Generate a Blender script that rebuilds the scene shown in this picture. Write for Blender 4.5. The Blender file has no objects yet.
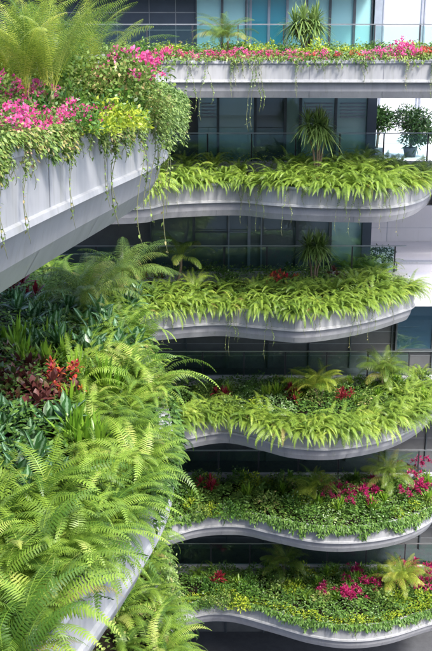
import bpy, math, random
import numpy as np
from mathutils import Vector
random.seed(7); RS = np.random.RandomState(11)
scene = bpy.context.scene
COL = scene.collection
R = math.radians
CAMZ = 30.0
PITCH = R(15.5); FPX = 900.0
TP = math.tan(PITCH)

# ---------------------------------------------------------------- camera geometry helpers
def at(x, y, drop):
    """photo pixel -> point on the level `drop` metres under the camera"""
    q = (y - 325.5) / FPX
    t = (q + TP) / (1 - q * TP)
    d = drop / t
    z = d * math.cos(PITCH) + drop * math.sin(PITCH)
    return ((x - 216.0) / FPX * z, d)
def at_depth(x, y, d):
    q = (y - 325.5) / FPX
    t = (q + TP) / (1 - q * TP)
    drop = d * t
    z = d * math.cos(PITCH) + drop * math.sin(PITCH)
    return ((x - 216.0) / FPX * z, d, CAMZ - drop)

# ---------------------------------------------------------------- materials
def newmat(name):
    m = bpy.data.materials.new(name); m.use_nodes = True
    nt = m.node_tree; nt.nodes.clear()
    return m, nt, nt.nodes, nt.links
def N(nodes, typ, **kw):
    n = nodes.new(typ)
    for k, v in kw.items(): setattr(n, k, v)
    return n
def rgba(c): return (c[0], c[1], c[2], 1)

def leafmat(name, c1, c2, trans=.35, rough=.42, stripe=None, tip=None, c3=None):
    m, nt, nd, ln = newmat(name)
    out = N(nd, 'ShaderNodeOutputMaterial')
    a = N(nd, 'ShaderNodeAttribute', attribute_name='var')
    oi = N(nd, 'ShaderNodeObjectInfo')
    geo = N(nd, 'ShaderNodeNewGeometry')
    nz = N(nd, 'ShaderNodeTexNoise'); nz.inputs['Scale'].default_value = 1.3; nz.inputs['Detail'].default_value = 3
    ln.new(geo.outputs['Position'], nz.inputs['Vector'])
    s1 = N(nd, 'ShaderNodeMath', operation='MULTIPLY'); s1.inputs[1].default_value = .75
    ln.new(a.outputs['Fac'], s1.inputs[0])
    s2 = N(nd, 'ShaderNodeMath', operation='MULTIPLY_ADD'); s2.inputs[1].default_value = .25
    ln.new(oi.outputs['Random'], s2.inputs[0]); ln.new(s1.outputs[0], s2.inputs[2])
    s3 = N(nd, 'ShaderNodeMath', operation='MULTIPLY_ADD'); s3.inputs[1].default_value = .9
    ln.new(nz.outputs['Fac'], s3.inputs[0]); ln.new(s2.outputs[0], s3.inputs[2])
    s4 = N(nd, 'ShaderNodeMath', operation='SUBTRACT'); s4.inputs[1].default_value = .47; s4.use_clamp = True
    ln.new(s3.outputs[0], s4.inputs[0])
    mix = N(nd, 'ShaderNodeValToRGB'); cr = mix.color_ramp
    cr.elements[0].color = rgba(c1); cr.elements[1].color = rgba(c2)
    cr.elements[0].position = .1; cr.elements[1].position = .8
    if c3:
        e = cr.elements.new(.97); e.color = rgba(c3)
    ln.new(s4.outputs[0], mix.inputs['Fac'])
    col = mix.outputs['Color']
    if stripe:
        ac = N(nd, 'ShaderNodeAttribute', attribute_name='across')
        n2 = N(nd, 'ShaderNodeTexNoise'); n2.inputs['Scale'].default_value = 28
        ln.new(geo.outputs['Position'], n2.inputs['Vector'])
        ad = N(nd, 'ShaderNodeMath', operation='MULTIPLY_ADD'); ad.inputs[1].default_value = .9
        ln.new(n2.outputs['Fac'], ad.inputs[0]); ln.new(ac.outputs['Fac'], ad.inputs[2])
        rr = N(nd, 'ShaderNodeValToRGB'); r2 = rr.color_ramp
        r2.elements[0].color = (1, 1, 1, 1); r2.elements[1].color = (0, 0, 0, 1)
        r2.elements[0].position = .62; r2.elements[1].position = .86
        ln.new(ad.outputs[0], rr.inputs['Fac'])
        mx = N(nd, 'ShaderNodeMix', data_type='RGBA')
        ln.new(rr.outputs['Color'], mx.inputs[0]); ln.new(col, mx.inputs[6]); mx.inputs[7].default_value = rgba(stripe)
        col = mx.outputs[2]
    if tip:
        al = N(nd, 'ShaderNodeAttribute', attribute_name='along')
        rr = N(nd, 'ShaderNodeValToRGB'); rr.color_ramp.elements[0].position = .55; rr.color_ramp.elements[1].position = 1
        ln.new(al.outputs['Fac'], rr.inputs['Fac'])
        mx = N(nd, 'ShaderNodeMix', data_type='RGBA')
        ln.new(rr.outputs['Color'], mx.inputs[0]); ln.new(col, mx.inputs[6]); mx.inputs[7].default_value = rgba(tip)
        col = mx.outputs[2]
    p = N(nd, 'ShaderNodeBsdfPrincipled'); p.inputs['Roughness'].default_value = rough
    p.inputs['Specular IOR Level'].default_value = .45
    ln.new(col, p.inputs['Base Color'])
    tr = N(nd, 'ShaderNodeBsdfTranslucent'); ln.new(col, tr.inputs['Color'])
    ms = N(nd, 'ShaderNodeMixShader'); ms.inputs[0].default_value = trans
    ln.new(p.outputs[0], ms.inputs[1]); ln.new(tr.outputs[0], ms.inputs[2]); ln.new(ms.outputs[0], out.inputs['Surface'])
    return m

def plain(name, c, rough=.6, metal=0, noise=.12, scale=3.0, streak=False, bump=0.0, spec=.5, c_dirt=None):
    m, nt, nd, ln = newmat(name)
    out = N(nd, 'ShaderNodeOutputMaterial'); p = N(nd, 'ShaderNodeBsdfPrincipled')
    p.inputs['Roughness'].default_value = rough; p.inputs['Metallic'].default_value = metal
    p.inputs['Specular IOR Level'].default_value = spec
    geo = N(nd, 'ShaderNodeNewGeometry')
    mp = N(nd, 'ShaderNodeMapping'); ln.new(geo.outputs['Position'], mp.inputs['Vector'])
    if streak: mp.inputs['Scale'].default_value = (3.2, 3.2, .35)
    nz = N(nd, 'ShaderNodeTexNoise'); nz.inputs['Scale'].default_value = scale; nz.inputs['Detail'].default_value = 6
    nz.inputs['Roughness'].default_value = .65
    ln.new(mp.outputs[0], nz.inputs['Vector'])
    r = N(nd, 'ShaderNodeValToRGB'); e = r.color_ramp.elements
    d = c_dirt or tuple(v * (1 - noise * 2) for v in c)
    e[0].position = .33; e[1].position = .62; e[0].color = rgba(d); e[1].color = rgba(c)
    ln.new(nz.outputs['Fac'], r.inputs['Fac']); ln.new(r.outputs['Color'], p.inputs['Base Color'])
    if bump:
        b = N(nd, 'ShaderNodeBump'); b.inputs['Strength'].default_value = bump; b.inputs['Distance'].default_value = .02
        n3 = N(nd, 'ShaderNodeTexNoise'); n3.inputs['Scale'].default_value = scale * 8
        ln.new(geo.outputs['Position'], n3.inputs['Vector'])
        ln.new(n3.outputs['Fac'], b.inputs['Height']); ln.new(b.outputs[0], p.inputs['Normal'])
    ln.new(p.outputs[0], out.inputs['Surface'])
    return m

def glassmat(name, tint, refl=.25, rough=.02, opac=0.0, body=(0,0,0)):
    """thin sheet: transparent tint + mirror by facing + a little body colour"""
    m, nt, nd, ln = newmat(name)
    out = N(nd, 'ShaderNodeOutputMaterial')
    t = N(nd, 'ShaderNodeBsdfTransparent'); t.inputs['Color'].default_value = rgba(tint)
    g = N(nd, 'ShaderNodeBsdfGlossy'); g.inputs['Roughness'].default_value = rough; g.inputs['Color'].default_value = (.9, 1, 1, 1)
    lw = N(nd, 'ShaderNodeLayerWeight'); lw.inputs['Blend'].default_value = .25
    ad = N(nd, 'ShaderNodeMath', operation='ADD', use_clamp=True); ad.inputs[1].default_value = refl
    ln.new(lw.outputs['Fresnel'], ad.inputs[0])
    last = t
    if opac > 0:
        dfs = N(nd, 'ShaderNodeBsdfDiffuse'); dfs.inputs['Color'].default_value = rgba(body)
        m0 = N(nd, 'ShaderNodeMixShader'); m0.inputs[0].default_value = opac
        ln.new(t.outputs[0], m0.inputs[1]); ln.new(dfs.outputs[0], m0.inputs[2]); last = m0
    mx = N(nd, 'ShaderNodeMixShader')
    ln.new(ad.outputs[0], mx.inputs[0]); ln.new(last.outputs[0], mx.inputs[1]); ln.new(g.outputs[0], mx.inputs[2])
    ln.new(mx.outputs[0], out.inputs['Surface'])
    return m

M = {}
M['fern'] = leafmat('fern_leaf', (.12, .215, .035), (.30, .44, .065), .36, .42, c3=(.45, .54, .10))
M['fern_near'] = leafmat('fern_leaf_near', (.07, .16, .022), (.28, .43, .055), .36, .40, c3=(.46, .52, .13))
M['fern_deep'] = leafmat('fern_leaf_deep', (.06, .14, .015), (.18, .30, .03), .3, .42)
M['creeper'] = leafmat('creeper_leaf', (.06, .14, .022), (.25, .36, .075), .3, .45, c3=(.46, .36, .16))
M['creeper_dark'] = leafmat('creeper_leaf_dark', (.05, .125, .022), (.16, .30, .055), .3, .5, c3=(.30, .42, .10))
M['pale_cover'] = leafmat('variegated_leaf', (.10, .22, .05), (.45, .58, .34), .25, .45)
M['burgundy'] = leafmat('burgundy_leaf', (.05, .018, .018), (.16, .05, .045), .2, .35, c3=(.07, .15, .03))
M['trail'] = leafmat('trailing_leaf', (.08, .16, .03), (.30, .42, .12), .3, .45, c3=(.40, .26, .16))
M['yellow_shrub'] = leafmat('lime_shrub_leaf', (.16, .28, .02), (.48, .56, .05), .35, .42)
M['green_shrub'] = leafmat('shrub_leaf', (.03, .09, .014), (.12, .25, .04), .25, .35)
M['dark_shrub'] = leafmat('dark_shrub_leaf', (.012, .035, .012), (.04, .10, .02), .2, .35)
M['purple'] = leafmat('purple_leaf', (.045, .015, .05), (.16, .07, .17), .2, .35)
M['pink'] = leafmat('pink_bract', (.60, .035, .20), (.82, .15, .40), .4, .6, c3=(.9, .35, .6))
M['coral'] = leafmat('coral_flower', (.62, .04, .05), (.80, .16, .12), .35, .6, c3=(.85, .35, .25))
M['magenta'] = leafmat('magenta_bract', (.26, .012, .07), (.50, .03, .17), .3, .4)
M['palm'] = leafmat('palm_leaf', (.10, .20, .025), (.42, .50, .07), .45, .38, c3=(.62, .56, .14))
M['palm_dark'] = leafmat('palm_leaf_dark', (.06, .13, .02), (.20, .30, .05), .35, .35, c3=(.38, .36, .10))
M['strap'] = leafmat('strap_leaf', (.10, .18, .045), (.30, .42, .13), .25, .3, c3=(.30, .38, .12))
M['lance'] = leafmat('lance_leaf', (.08, .20, .015), (.24, .42, .04), .3, .32, c3=(.36, .48, .06))
M['broad'] = leafmat('broad_striped_leaf', (.018, .065, .02), (.05, .15, .04), .2, .38, stripe=(.24, .40, .24))
M['croton'] = leafmat('croton_leaf', (.38, .012, .05), (.62, .20, .05), .25, .35)
M['red_leaf'] = leafmat('red_leaf', (.10, .006, .012), (.32, .03, .05), .25, .35)
M['dry'] = leafmat('dry_frond', (.20, .17, .05), (.38, .33, .11), .3, .6)
M['stem'] = plain('green_stem', (.16, .17, .06), .6, noise=.2, scale=30)
M['vine_stem'] = plain('vine_stem', (.20, .22, .10), .7, noise=.2, scale=30)
M['bark'] = plain('palm_bark', (.20, .15, .10), .85, noise=.3, scale=22, bump=.5)
M['soil'] = plain('planting_soil', (.025, .02, .014), .95, noise=.3, scale=9, bump=.6, spec=.1)
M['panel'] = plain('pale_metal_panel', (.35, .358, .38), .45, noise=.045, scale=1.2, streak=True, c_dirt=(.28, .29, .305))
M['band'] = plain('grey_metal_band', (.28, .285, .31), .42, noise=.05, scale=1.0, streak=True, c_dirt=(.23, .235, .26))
M['cap'] = plain('rim_cap_metal', (.42, .43, .48), .45, noise=.08, scale=2.0, c_dirt=(.38, .40, .43))
M['seam'] = plain('seam_dark', (.21, .22, .25), .7)
M['concrete'] = plain('grey_concrete', (.46, .47, .50), .8, noise=.08, scale=1.5, bump=.2)
M['white_wall'] = plain('white_render', (.62, .62, .67), .7, noise=.03, scale=.8)
M['slate'] = plain('slate_panel', (.05, .068, .10), .38, noise=.12, scale=.9)
M['dark_clad'] = plain('dark_cladding', (.125, .132, .142), .4, noise=.15, scale=1.2)
M['joint'] = plain('cladding_joint', (.26, .275, .30), .5)
M['frame'] = plain('window_frame', (.11, .13, .15), .4, metal=.3)
M['frame_light'] = plain('window_frame_pale', (.33, .38, .46), .4, metal=.2)
M['post'] = plain('railing_post', (.05, .055, .065), .4, metal=.4)
M['rail'] = plain('hand_rail', (.42, .45, .48), .3, metal=.7)
M['interior'] = plain('interior_wall', (.10, .11, .115), .9, noise=.2, scale=.6)
M['interior_pale'] = plain('interior_blind', (.55, .70, .70), .9, noise=.05, scale=.6)
M['curtain'] = plain('blue_curtain', (.08, .34, .46), .85, noise=.2, scale=4, streak=True)
M['ceil'] = plain('soffit_dark', (.10, .105, .12), .8)
M['ground'] = plain('courtyard_paving', (.20, .20, .21), .85, noise=.2, scale=.5, bump=.2)
M['steel'] = plain('steel_frame_grey', (.34, .36, .42), .4, metal=.3)
def add_drips(m, amount=.5, tint=(.16, .17, .13)):
    nt = m.node_tree; nd = nt.nodes; ln = nt.links
    p = [x for x in nd if x.type == 'BSDF_PRINCIPLED'][0]; src = p.inputs['Base Color'].links[0].from_socket
    geo = N(nd, 'ShaderNodeNewGeometry'); mp = N(nd, 'ShaderNodeMapping'); mp.inputs['Scale'].default_value = (13, 13, .55)
    ln.new(geo.outputs['Position'], mp.inputs['Vector'])
    nz = N(nd, 'ShaderNodeTexNoise'); nz.inputs['Scale'].default_value = 1.0; nz.inputs['Detail'].default_value = 5; ln.new(mp.outputs[0], nz.inputs['Vector'])
    r = N(nd, 'ShaderNodeValToRGB'); r.color_ramp.elements[0].position = .56; r.color_ramp.elements[1].position = .74
    r.color_ramp.elements[1].color = (amount, amount, amount, 1); ln.new(nz.outputs['Fac'], r.inputs['Fac'])
    mx = N(nd, 'ShaderNodeMix', data_type='RGBA'); ln.new(r.outputs['Color'], mx.inputs[0]); ln.new(src, mx.inputs[6]); mx.inputs[7].default_value = rgba(tint)
    ln.new(mx.outputs[2], p.inputs['Base Color'])
add_drips(M['panel'], .45); add_drips(M['band'], .35); add_drips(M['cap'], .5); add_drips(M['white_wall'], .2, (.35, .35, .33))
M['glass_rail'] = glassmat('railing_glass', (.80, .92, .90), .02)
M['glass_teal'] = glassmat('window_glass_teal', (.45, .72, .70), .12, opac=.65, body=(.44, .66, .64))
M['glass_pale'] = glassmat('window_glass_pale', (.62, .82, .84), .12, opac=.8, body=(.42, .76, .80))
M['glass_cyan'] = glassmat('window_glass_cyan', (.3, .6, .7), .12, opac=.8, body=(.06, .38, .50))
M['glass_dark'] = glassmat('window_glass_dark', (.34, .44, .46), .07, opac=.6, body=(.22, .27, .29))
M['glass_white'] = glassmat('bright_sky_glass', (.9, .95, .97), .03, rough=.3, opac=.75, body=(.66, .69, .72))  # white body colour stands in for the bright sky behind the screen
M['glass_blue'] = glassmat('window_glass_blue', (.25, .45, .55), .12, opac=.3, body=(.10, .26, .38))

# ---------------------------------------------------------------- object helpers
def tag(o, label=None, cat=None, group=None, kind=None):
    if label: o['label'] = label
    if cat: o['category'] = cat
    if group: o['group'] = group
    if kind: o['kind'] = kind
    return o
def empty(name, loc=(0, 0, 0), rz=0, **kw):
    o = bpy.data.objects.new(name, None); COL.objects.link(o); o.location = loc; o.rotation_euler = (0, 0, rz)
    o.empty_display_size = .2
    return tag(o, **kw)
def link(name, me, parent=None, loc=None):
    o = bpy.data.objects.new(name, me); COL.objects.link(o)
    if parent: o.parent = parent
    if loc is not None: o.location = loc
    return o

class MB:
    """gathers boxes and tubes in one mesh"""
    def __init__(s): s.v = []; s.f = []; s.sm = []; s.mi = []
    def add(s, vs, fs, smooth=False, mi=0):
        b = len(s.v); s.v += [tuple(p) for p in vs]
        for f in fs: s.f.append(tuple(i + b for i in f)); s.sm.append(smooth); s.mi.append(mi)
    def box(s, x0, x1, y0, y1, z0, z1, mi=0):
        s.add([(x0,y0,z0),(x1,y0,z0),(x1,y1,z0),(x0,y1,z0),(x0,y0,z1),(x1,y0,z1),(x1,y1,z1),(x0,y1,z1)],
              [(0,3,2,1),(4,5,6,7),(0,1,5,4),(1,2,6,5),(2,3,7,6),(3,0,4,7)], mi=mi)
    def tube(s, pts, rad, n=6, mi=0):
        pts = [Vector(p) for p in pts]; rings = []
        for i, p in enumerate(pts):
            d = (pts[min(i+1, len(pts)-1)] - pts[max(i-1, 0)]).normalized()
            a = d.orthogonal().normalized() if i == 0 else (rings_a - d * rings_a.dot(d)).normalized()
            rings_a = a; b = d.cross(a)
            r = rad[i] if hasattr(rad, '__len__') else rad
            rings.append([p + a*math.cos(2*math.pi*k/n)*r + b*math.sin(2*math.pi*k/n)*r for k in range(n)])
        vs = [q for r_ in rings for q in r_]; fs = []
        for i in range(len(pts)-1):
            for k in range(n):
                fs.append((i*n+k, i*n+(k+1)%n, (i+1)*n+(k+1)%n, (i+1)*n+k))
        fs.append(tuple(range(n))[::-1]); fs.append(tuple((len(pts)-1)*n+k for k in range(n)))
        s.add(vs, fs, True, mi)
    def mesh(s, name, mats):
        me = bpy.data.meshes.new(name); me.from_pydata(s.v, [], s.f)
        for m in (mats if isinstance(mats, (list, tuple)) else [mats]): me.materials.append(m)
        me.polygons.foreach_set('use_smooth', s.sm); me.polygons.foreach_set('material_index', s.mi)
        me.update(); return me
    def build(s, name, mats, parent=None, loc=None):
        return link(name, s.mesh(name, mats), parent, loc)

def nrm(a): return a / np.maximum(np.linalg.norm(a, axis=-1, keepdims=True), 1e-9)

LENS = [(0, .16), (.25, .8), (.55, 1), (.8, .62), (1, .05)]
SMALL = [(0, .15), (.45, 1), (1, .08)]
PINNA = [(0, .9), (.45, 1), (1, .12)]
STRAP = [(0, .7), (.3, 1), (.7, .85), (1, .05)]
OVAL = [(0, .1), (.18, .65), (.42, 1), (.7, .82), (.9, .35), (1, .04)]

class LB:
    """gathers many leaf blades in one mesh, with per-leaf variation"""
    def __init__(s): s.V = []; s.F = []; s.var = []; s.ac = []; s.al = []; s.mi = []; s.n = 0
    def leaves(s, o, d, up, L, W, prof=SMALL, droop=.15, fold=0.0, var=None, mi=0):
        o = np.atleast_2d(np.asarray(o, float)); n = len(o)
        d = nrm(np.broadcast_to(np.asarray(d, float), (n, 3))); up = np.broadcast_to(np.asarray(up, float), (n, 3))
        L = np.broadcast_to(np.asarray(L, float), (n,)); W = np.broadcast_to(np.asarray(W, float), (n,))
        side = nrm(np.cross(d, up)); nor = np.cross(side, d)
        droop = np.broadcast_to(np.asarray(droop, float), (n,))
        cols = 3 if fold else 2; k = len(prof)
        vs = np.zeros((n, k, cols, 3)); ac = np.zeros((n, k, cols)); al = np.zeros((n, k, cols))
        for i, (t, w) in enumerate(prof):
            c = o + d * (t * L)[:, None]
            c[:, 2] -= (t * t * droop * L)
            h = side * (w * W * .5)[:, None]
            if cols == 2:
                vs[:, i, 0] = c - h; vs[:, i, 1] = c + h
                ac[:, i] = 1
            else:
                up_ = nor * (w * W * .5 * fold)[:, None]
                vs[:, i, 0] = c - h + up_; vs[:, i, 1] = c; vs[:, i, 2] = c + h + up_
                ac[:, i, 0] = 1; ac[:, i, 2] = 1
            al[:, i] = t
        base = (np.arange(n) * k * cols)[:, None]
        fl = []
        for i in range(k - 1):
            for c in range(cols - 1):
                a = i * cols + c
                fl.append([a, a + 1, a + cols + 1, a + cols])
        fl = np.array(fl)
        F = (base[:, :, None] + fl[None]).reshape(-1, 4) + s.n
        if var is None: var = RS.rand(n)
        s.V.append(vs.reshape(-1, 3)); s.F.append(F); s.ac.append(ac.ravel()); s.al.append(al.ravel())
        s.var.append(np.repeat(np.broadcast_to(var, (n,)), k * cols)); s.mi.append(np.full(len(F), mi))
        s.n += n * k * cols
    def mesh(s, name, mats):
        V = np.concatenate(s.V); F = np.concatenate(s.F).astype(np.int32)
        me = bpy.data.meshes.new(name)
        me.vertices.add(len(V)); me.vertices.foreach_set('co', V.astype(np.float32).ravel())
        me.loops.add(F.size); me.loops.foreach_set('vertex_index', F.ravel())
        me.polygons.add(len(F)); me.polygons.foreach_set('loop_start', np.arange(0, F.size, 4, dtype=np.int32))
        for m in (mats if isinstance(mats, (list, tuple)) else [mats]): me.materials.append(m)
        me.polygons.foreach_set('material_index', np.concatenate(s.mi).astype(np.int32))
        me.polygons.foreach_set('use_smooth', np.ones(len(F), bool))
        for nm, arr in (('var', s.var), ('across', s.ac), ('along', s.al)):
            at_ = me.attributes.new(nm, 'FLOAT', 'POINT'); at_.data.foreach_set('value', np.concatenate(arr).astype(np.float32))
        me.update(calc_edges=True); me.validate()
        return me

def sph(n, zmin=-1):
    v = RS.randn(n * 3 + 20, 3); v = nrm(v); v = v[v[:, 2] > zmin][:n]
    while len(v) < n: v = np.vstack([v, v])[:n]
    return v

# ---------------------------------------------------------------- plant prototypes (meshes)
def frond(lb, base, az, el0, L, bend, npairs, wmax, tilt=0, mi=0, pin=PINNA, pw=.02, sweep=.35, vv=None, lift=.12, roll=0, side_curl=0, stemfrac=.06, pdroop=.25):
    """arching compound leaf: rachis with paired leaflets"""
    ns = 24
    el = el0; p = np.array(base, float); P = [p.copy()]; D = []
    a = az
    for i in range(ns):
        d = np.array([math.cos(a) * math.cos(el), math.sin(a) * math.cos(el), math.sin(el)])
        D.append(d); p = p + d * (L / ns); P.append(p.copy())
        el -= bend / ns * (0.5 + 1.2 * i / ns); a += side_curl / ns
    P = np.array(P); D = np.array(D + [D[-1]])
    s_ = np.linspace(0, 1, ns + 1)
    ss = np.linspace(stemfrac, .985, npairs)
    o = np.stack([np.interp(ss, s_, P[:, k]) for k in range(3)], 1)
    d = nrm(np.stack([np.interp(ss, s_, D[:, k]) for k in range(3)], 1))
    hz = np.array([math.cos(az), math.sin(az), 0]); sd = np.array([-hz[1], hz[0], 0])
    upv = nrm(np.cross(d, -np.broadcast_to(sd, d.shape)))
    upv = upv * np.sign(upv[:, 2:3] + 1e-6) if False else np.cross(d, np.broadcast_to(sd, d.shape))
    upv = nrm(upv)
    if roll:
        c_, s__ = math.cos(roll), math.sin(roll)
        sdv = nrm(np.broadcast_to(sd, d.shape) * c_ + upv * s__); upv = nrm(np.cross(d, sdv))
    else: sdv = np.broadcast_to(sd, d.shape)
    q = (ss - stemfrac) / (1 - stemfrac)
    prof = wmax * np.clip(np.minimum(1, (q + .10) / .28), .2, 1) * np.power(np.clip(1 - q, .02, 1), .62)
    v = vv if vv is not None else RS.rand()
    for sg in (-1, 1):
        dirs = sdv * sg * math.cos(sweep) + d * math.sin(sweep) + upv * lift
        dirs = dirs + RS.randn(*dirs.shape) * .05
        lb.leaves(o, dirs, upv, prof * (.92 + .16 * RS.rand(len(o))), pw, pin, pdroop, 0, var=np.clip(v + RS.randn(len(o)) * .08, 0, 1), mi=mi)
    # rachis
    seg = P[:-1]; sl = L / ns * 1.05
    lb.leaves(seg, D[:-1], np.broadcast_to(upv[0], seg.shape) * 0 + np.cross(D[:-1], sd), sl, .010 * np.linspace(1, .4, ns), [(0, 1), (1, 1)], 0, 0, var=.95, mi=mi)

def fern_mesh(name, mat, seed, nf=26, L=.85, edge=True, npairs=34, w=.085):
    RS.seed(seed); lb = LB()
    for i in range(nf):
        if edge:
            az = -math.pi / 2 + RS.randn() * .95
        else:
            az = i / nf * 2 * math.pi * 2.618 + RS.randn() * .3
        q = i / nf
        el = R(78 - 45 * q + RS.randn() * 8)
        if edge: el = R(70 - 50 * RS.rand())
        l = L * (.7 + .45 * RS.rand()) * (.75 + .3 * (1 - abs(q - .5)))
        dry = RS.rand() < .03
        if dry: el -= .4
        frond(lb, (RS.randn() * .05, RS.randn() * .05, 0), az, el, l, R(75 + 55 * RS.rand()), npairs, w * (.85 + .3 * RS.rand()),
              pw=l / npairs * .56, sweep=.22 + .15 * RS.rand(), roll=RS.randn() * .3, side_curl=RS.randn() * .5, lift=.05, mi=1 if dry else 0)
    return lb.mesh(name, [mat, M['dry']])

def palm_mesh(name, mat, seed, nf=11, L=1.6, upright=.75, wl=.34, npairs=34, pw=.022, bend=95, fall=48):
    RS.seed(seed); lb = LB()
    for i in range(nf):
        az = i * 2.4 + RS.randn() * .25
        q = i / nf
        frond(lb, (RS.randn() * .04, RS.randn() * .04, 0), az, R(88 - 50 * (1 - upright) - fall * q + RS.randn() * 6), L * (.8 + .3 * RS.rand()), R(bend - 30 + 40 * RS.rand()),
              npairs, wl * (.85 + .3 * RS.rand()), pw=pw, sweep=.62, lift=.38, roll=RS.randn() * .35, stemfrac=.18, pin=STRAP, pdroop=.75)
    return lb.mesh(name, mat)

def strap_rosette(lb, c, n, L, W, elmin=-10, elmax=85, droop=.35, fold=.25, prof=STRAP, mi=0, var=None):
    az = np.arange(n) * 2.399 + RS.rand(n) * .4
    el = np.radians(elmin + (elmax - elmin) * (1 - (np.arange(n) / n)) ** 1.0 + RS.randn(n) * 5)
    d = np.stack([np.cos(az) * np.cos(el), np.sin(az) * np.cos(el), np.sin(el)], 1)
    l = L * (.75 + .4 * RS.rand(n))
    o = np.array(c) + d * .02
    up = np.stack([-np.cos(az) * np.sin(el), -np.sin(az) * np.sin(el), np.cos(el)], 1)
    lb.leaves(o, d, up, l, W * (.8 + .4 * RS.rand(n)), prof, droop * (.6 + .8 * RS.rand(n)) * np.cos(el), fold, mi=mi, var=var)

def shrub_leaves(lb, c, rx, rz, n, leaf, wid, mi=0, prof=SMALL, lump=.25, fold=0, zmin=-.15):
    v = sph(n, zmin)
    ph = RS.rand(3) * 6
    bump = 1 + lump * np.sin(v[:, 0] * 5 + ph[0]) * np.sin(v[:, 1] * 5 + ph[1]) + lump * .6 * np.sin(v[:, 2] * 7 + ph[2])
    r = (.55 + .5 * RS.rand(n) ** .6) * bump
    o = np.array(c) + v * r[:, None] * np.array([rx, rx, rz])
    d = v * .6 + RS.randn(n, 3) * .45 + np.array([0, 0, .25])
    lb.leaves(o, d, v + RS.randn(n, 3) * .4, leaf * (.7 + .6 * RS.rand(n)), wid * (.8 + .4 * RS.rand(n)), prof, .2, fold, mi=mi)

def blossom_mesh(name, mat, seed, r=.22, h=.2, clusters=9, per=16, size=.045, up=.35):
    RS.seed(seed); lb = LB()
    v = sph(clusters, up)
    for q in v:
        c = q * np.array([r, r, h]) * (.85 + .35 * RS.rand())
        w = sph(per)
        o = c + w * RS.rand(per, 1) * .055
        lb.leaves(o, w + RS.randn(per, 3) * .5, RS.randn(per, 3), size * (.7 + .6 * RS.rand(per)), size * .85, OVAL[::1], 0, 0)
    return lb.mesh(name, mat)

def shrub_mesh(name, mat, seed, r=.25, h=.25, n=260, leaf=.06, wid=.03, prof=SMALL, lump=.25):
    RS.seed(seed); lb = LB(); shrub_leaves(lb, (0, 0, h * .35), r, h, n, leaf, wid, prof=prof, lump=lump)
    return lb.mesh(name, mat)

def rosette_mesh(name, mat, seed, heads=1, spread=.1, n=16, L=.35, W=.05, elmin=5, elmax=80, droop=.3, fold=.25, prof=STRAP, h=0.0):
    RS.seed(seed); lb = LB()
    for i in range(heads):
        c = (RS.randn() * spread, RS.randn() * spread, h * RS.rand())
        strap_rosette(lb, c, n, L * (.8 + .35 * RS.rand()), W, elmin, elmax, droop, fold, prof, var=None)
    return lb.mesh(name, mat)

FERN_EDGE = [fern_mesh('edge_fern_fronds', M['fern'], 20 + i, 24, .98, True, 26, .115) for i in range(6)]
FERN_BED = [fern_mesh('bed_fern_fronds', M['fern'], 40 + i, 22, .98, False, 26, .115) for i in range(4)]
NEAR_EDGE = [fern_mesh('overhanging_fern_fronds', M['fern_near'], 60 + i, 19, 1.0, True, 36, .135) for i in range(6)]
NEAR_BED = [fern_mesh('clump_fern_fronds', M['fern_near'], 80 + i, 15, 1.15, False, 34, .15) for i in range(5)]
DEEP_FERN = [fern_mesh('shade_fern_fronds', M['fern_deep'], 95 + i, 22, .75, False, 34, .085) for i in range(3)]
SHRUBS = {}
for key, mat in (('lime', 'yellow_shrub'), ('green', 'green_shrub'), ('dark', 'dark_shrub'), ('purple', 'purple'), ('mid', 'creeper')):
    SHRUBS[key] = [shrub_mesh(key + '_shrub_leaves', M[mat], 120 + i, .26, .26, 320, .07, .034) for i in range(3)]
BUSH = [shrub_mesh('bush_leaves', M[m_], 130 + i, .48, .46, 1500, .062, .034, lump=.35) for i, m_ in enumerate(('green_shrub', 'creeper', 'yellow_shrub', 'creeper', 'trail'))]
BOUG_L = [shrub_mesh('flowering_shrub_leaves', M['creeper'], 140 + i, .25, .2, 190, .055, .032) for i in range(3)]
BOUG_F = [blossom_mesh('pink_blossom', M['pink'], 150 + i, .29, .30, 17, 16, .037, 0.0) for i in range(4)]
CORAL_F = [blossom_mesh('coral_blossom', M['coral'], 160 + i, .16, .24, 6, 16, .036) for i in range(2)]
BROM = [rosette_mesh('bromeliad_leaves', M['magenta'], 170 + i, 5, .15, 11, .17, .05, 0, 85, .25, .25, OVAL, .16) for i in range(3)]
REDP = [rosette_mesh('red_cordyline_leaves', M['red_leaf'], 180 + i, 5, .13, 12, .25, .05, 5, 85, .3, .3, OVAL, .28) for i in range(3)]
BROAD = [rosette_mesh('striped_broad_leaves', M['broad'], 190 + i, 3, .13, 11, .36, .14, 8, 75, .35, .22, OVAL, .26) for i in range(4)]
LANCE = [rosette_mesh('lance_leaves', M['lance'], 200 + i, 3, .10, 12, .52, .06, 35, 88, .25, .25, STRAP, .1) for i in range(4)]
CROTON = [rosette_mesh('croton_leaves', M['croton'], 210 + i, 17, .20, 11, .115, .05, -20, 80, .25, .2, OVAL, .36) for i in range(2)]
BURG = [rosette_mesh('burgundy_leaves', M['burgundy'], 220 + i, 8, .20, 10, .16, .075, 0, 75, .2, .2, OVAL, .26) for i in range(3)]
PALM_BIG = [palm_mesh('areca_crown', M['palm'], 230 + i, 15, 2.0, 1.0, .40, 46, .011, 66, 26) for i in range(2)]
PALM_SM = [palm_mesh('palm_crown', M['palm_dark'], 240 + i, 15, 1.3, .85, .36, 34, .011, 100) for i in range(3)]
PALM_LIME = [palm_mesh('lime_palm_crown', M['palm'], 250 + i, 14, 1.3, .9, .34, 34, .012, 95) for i in range(3)]

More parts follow.
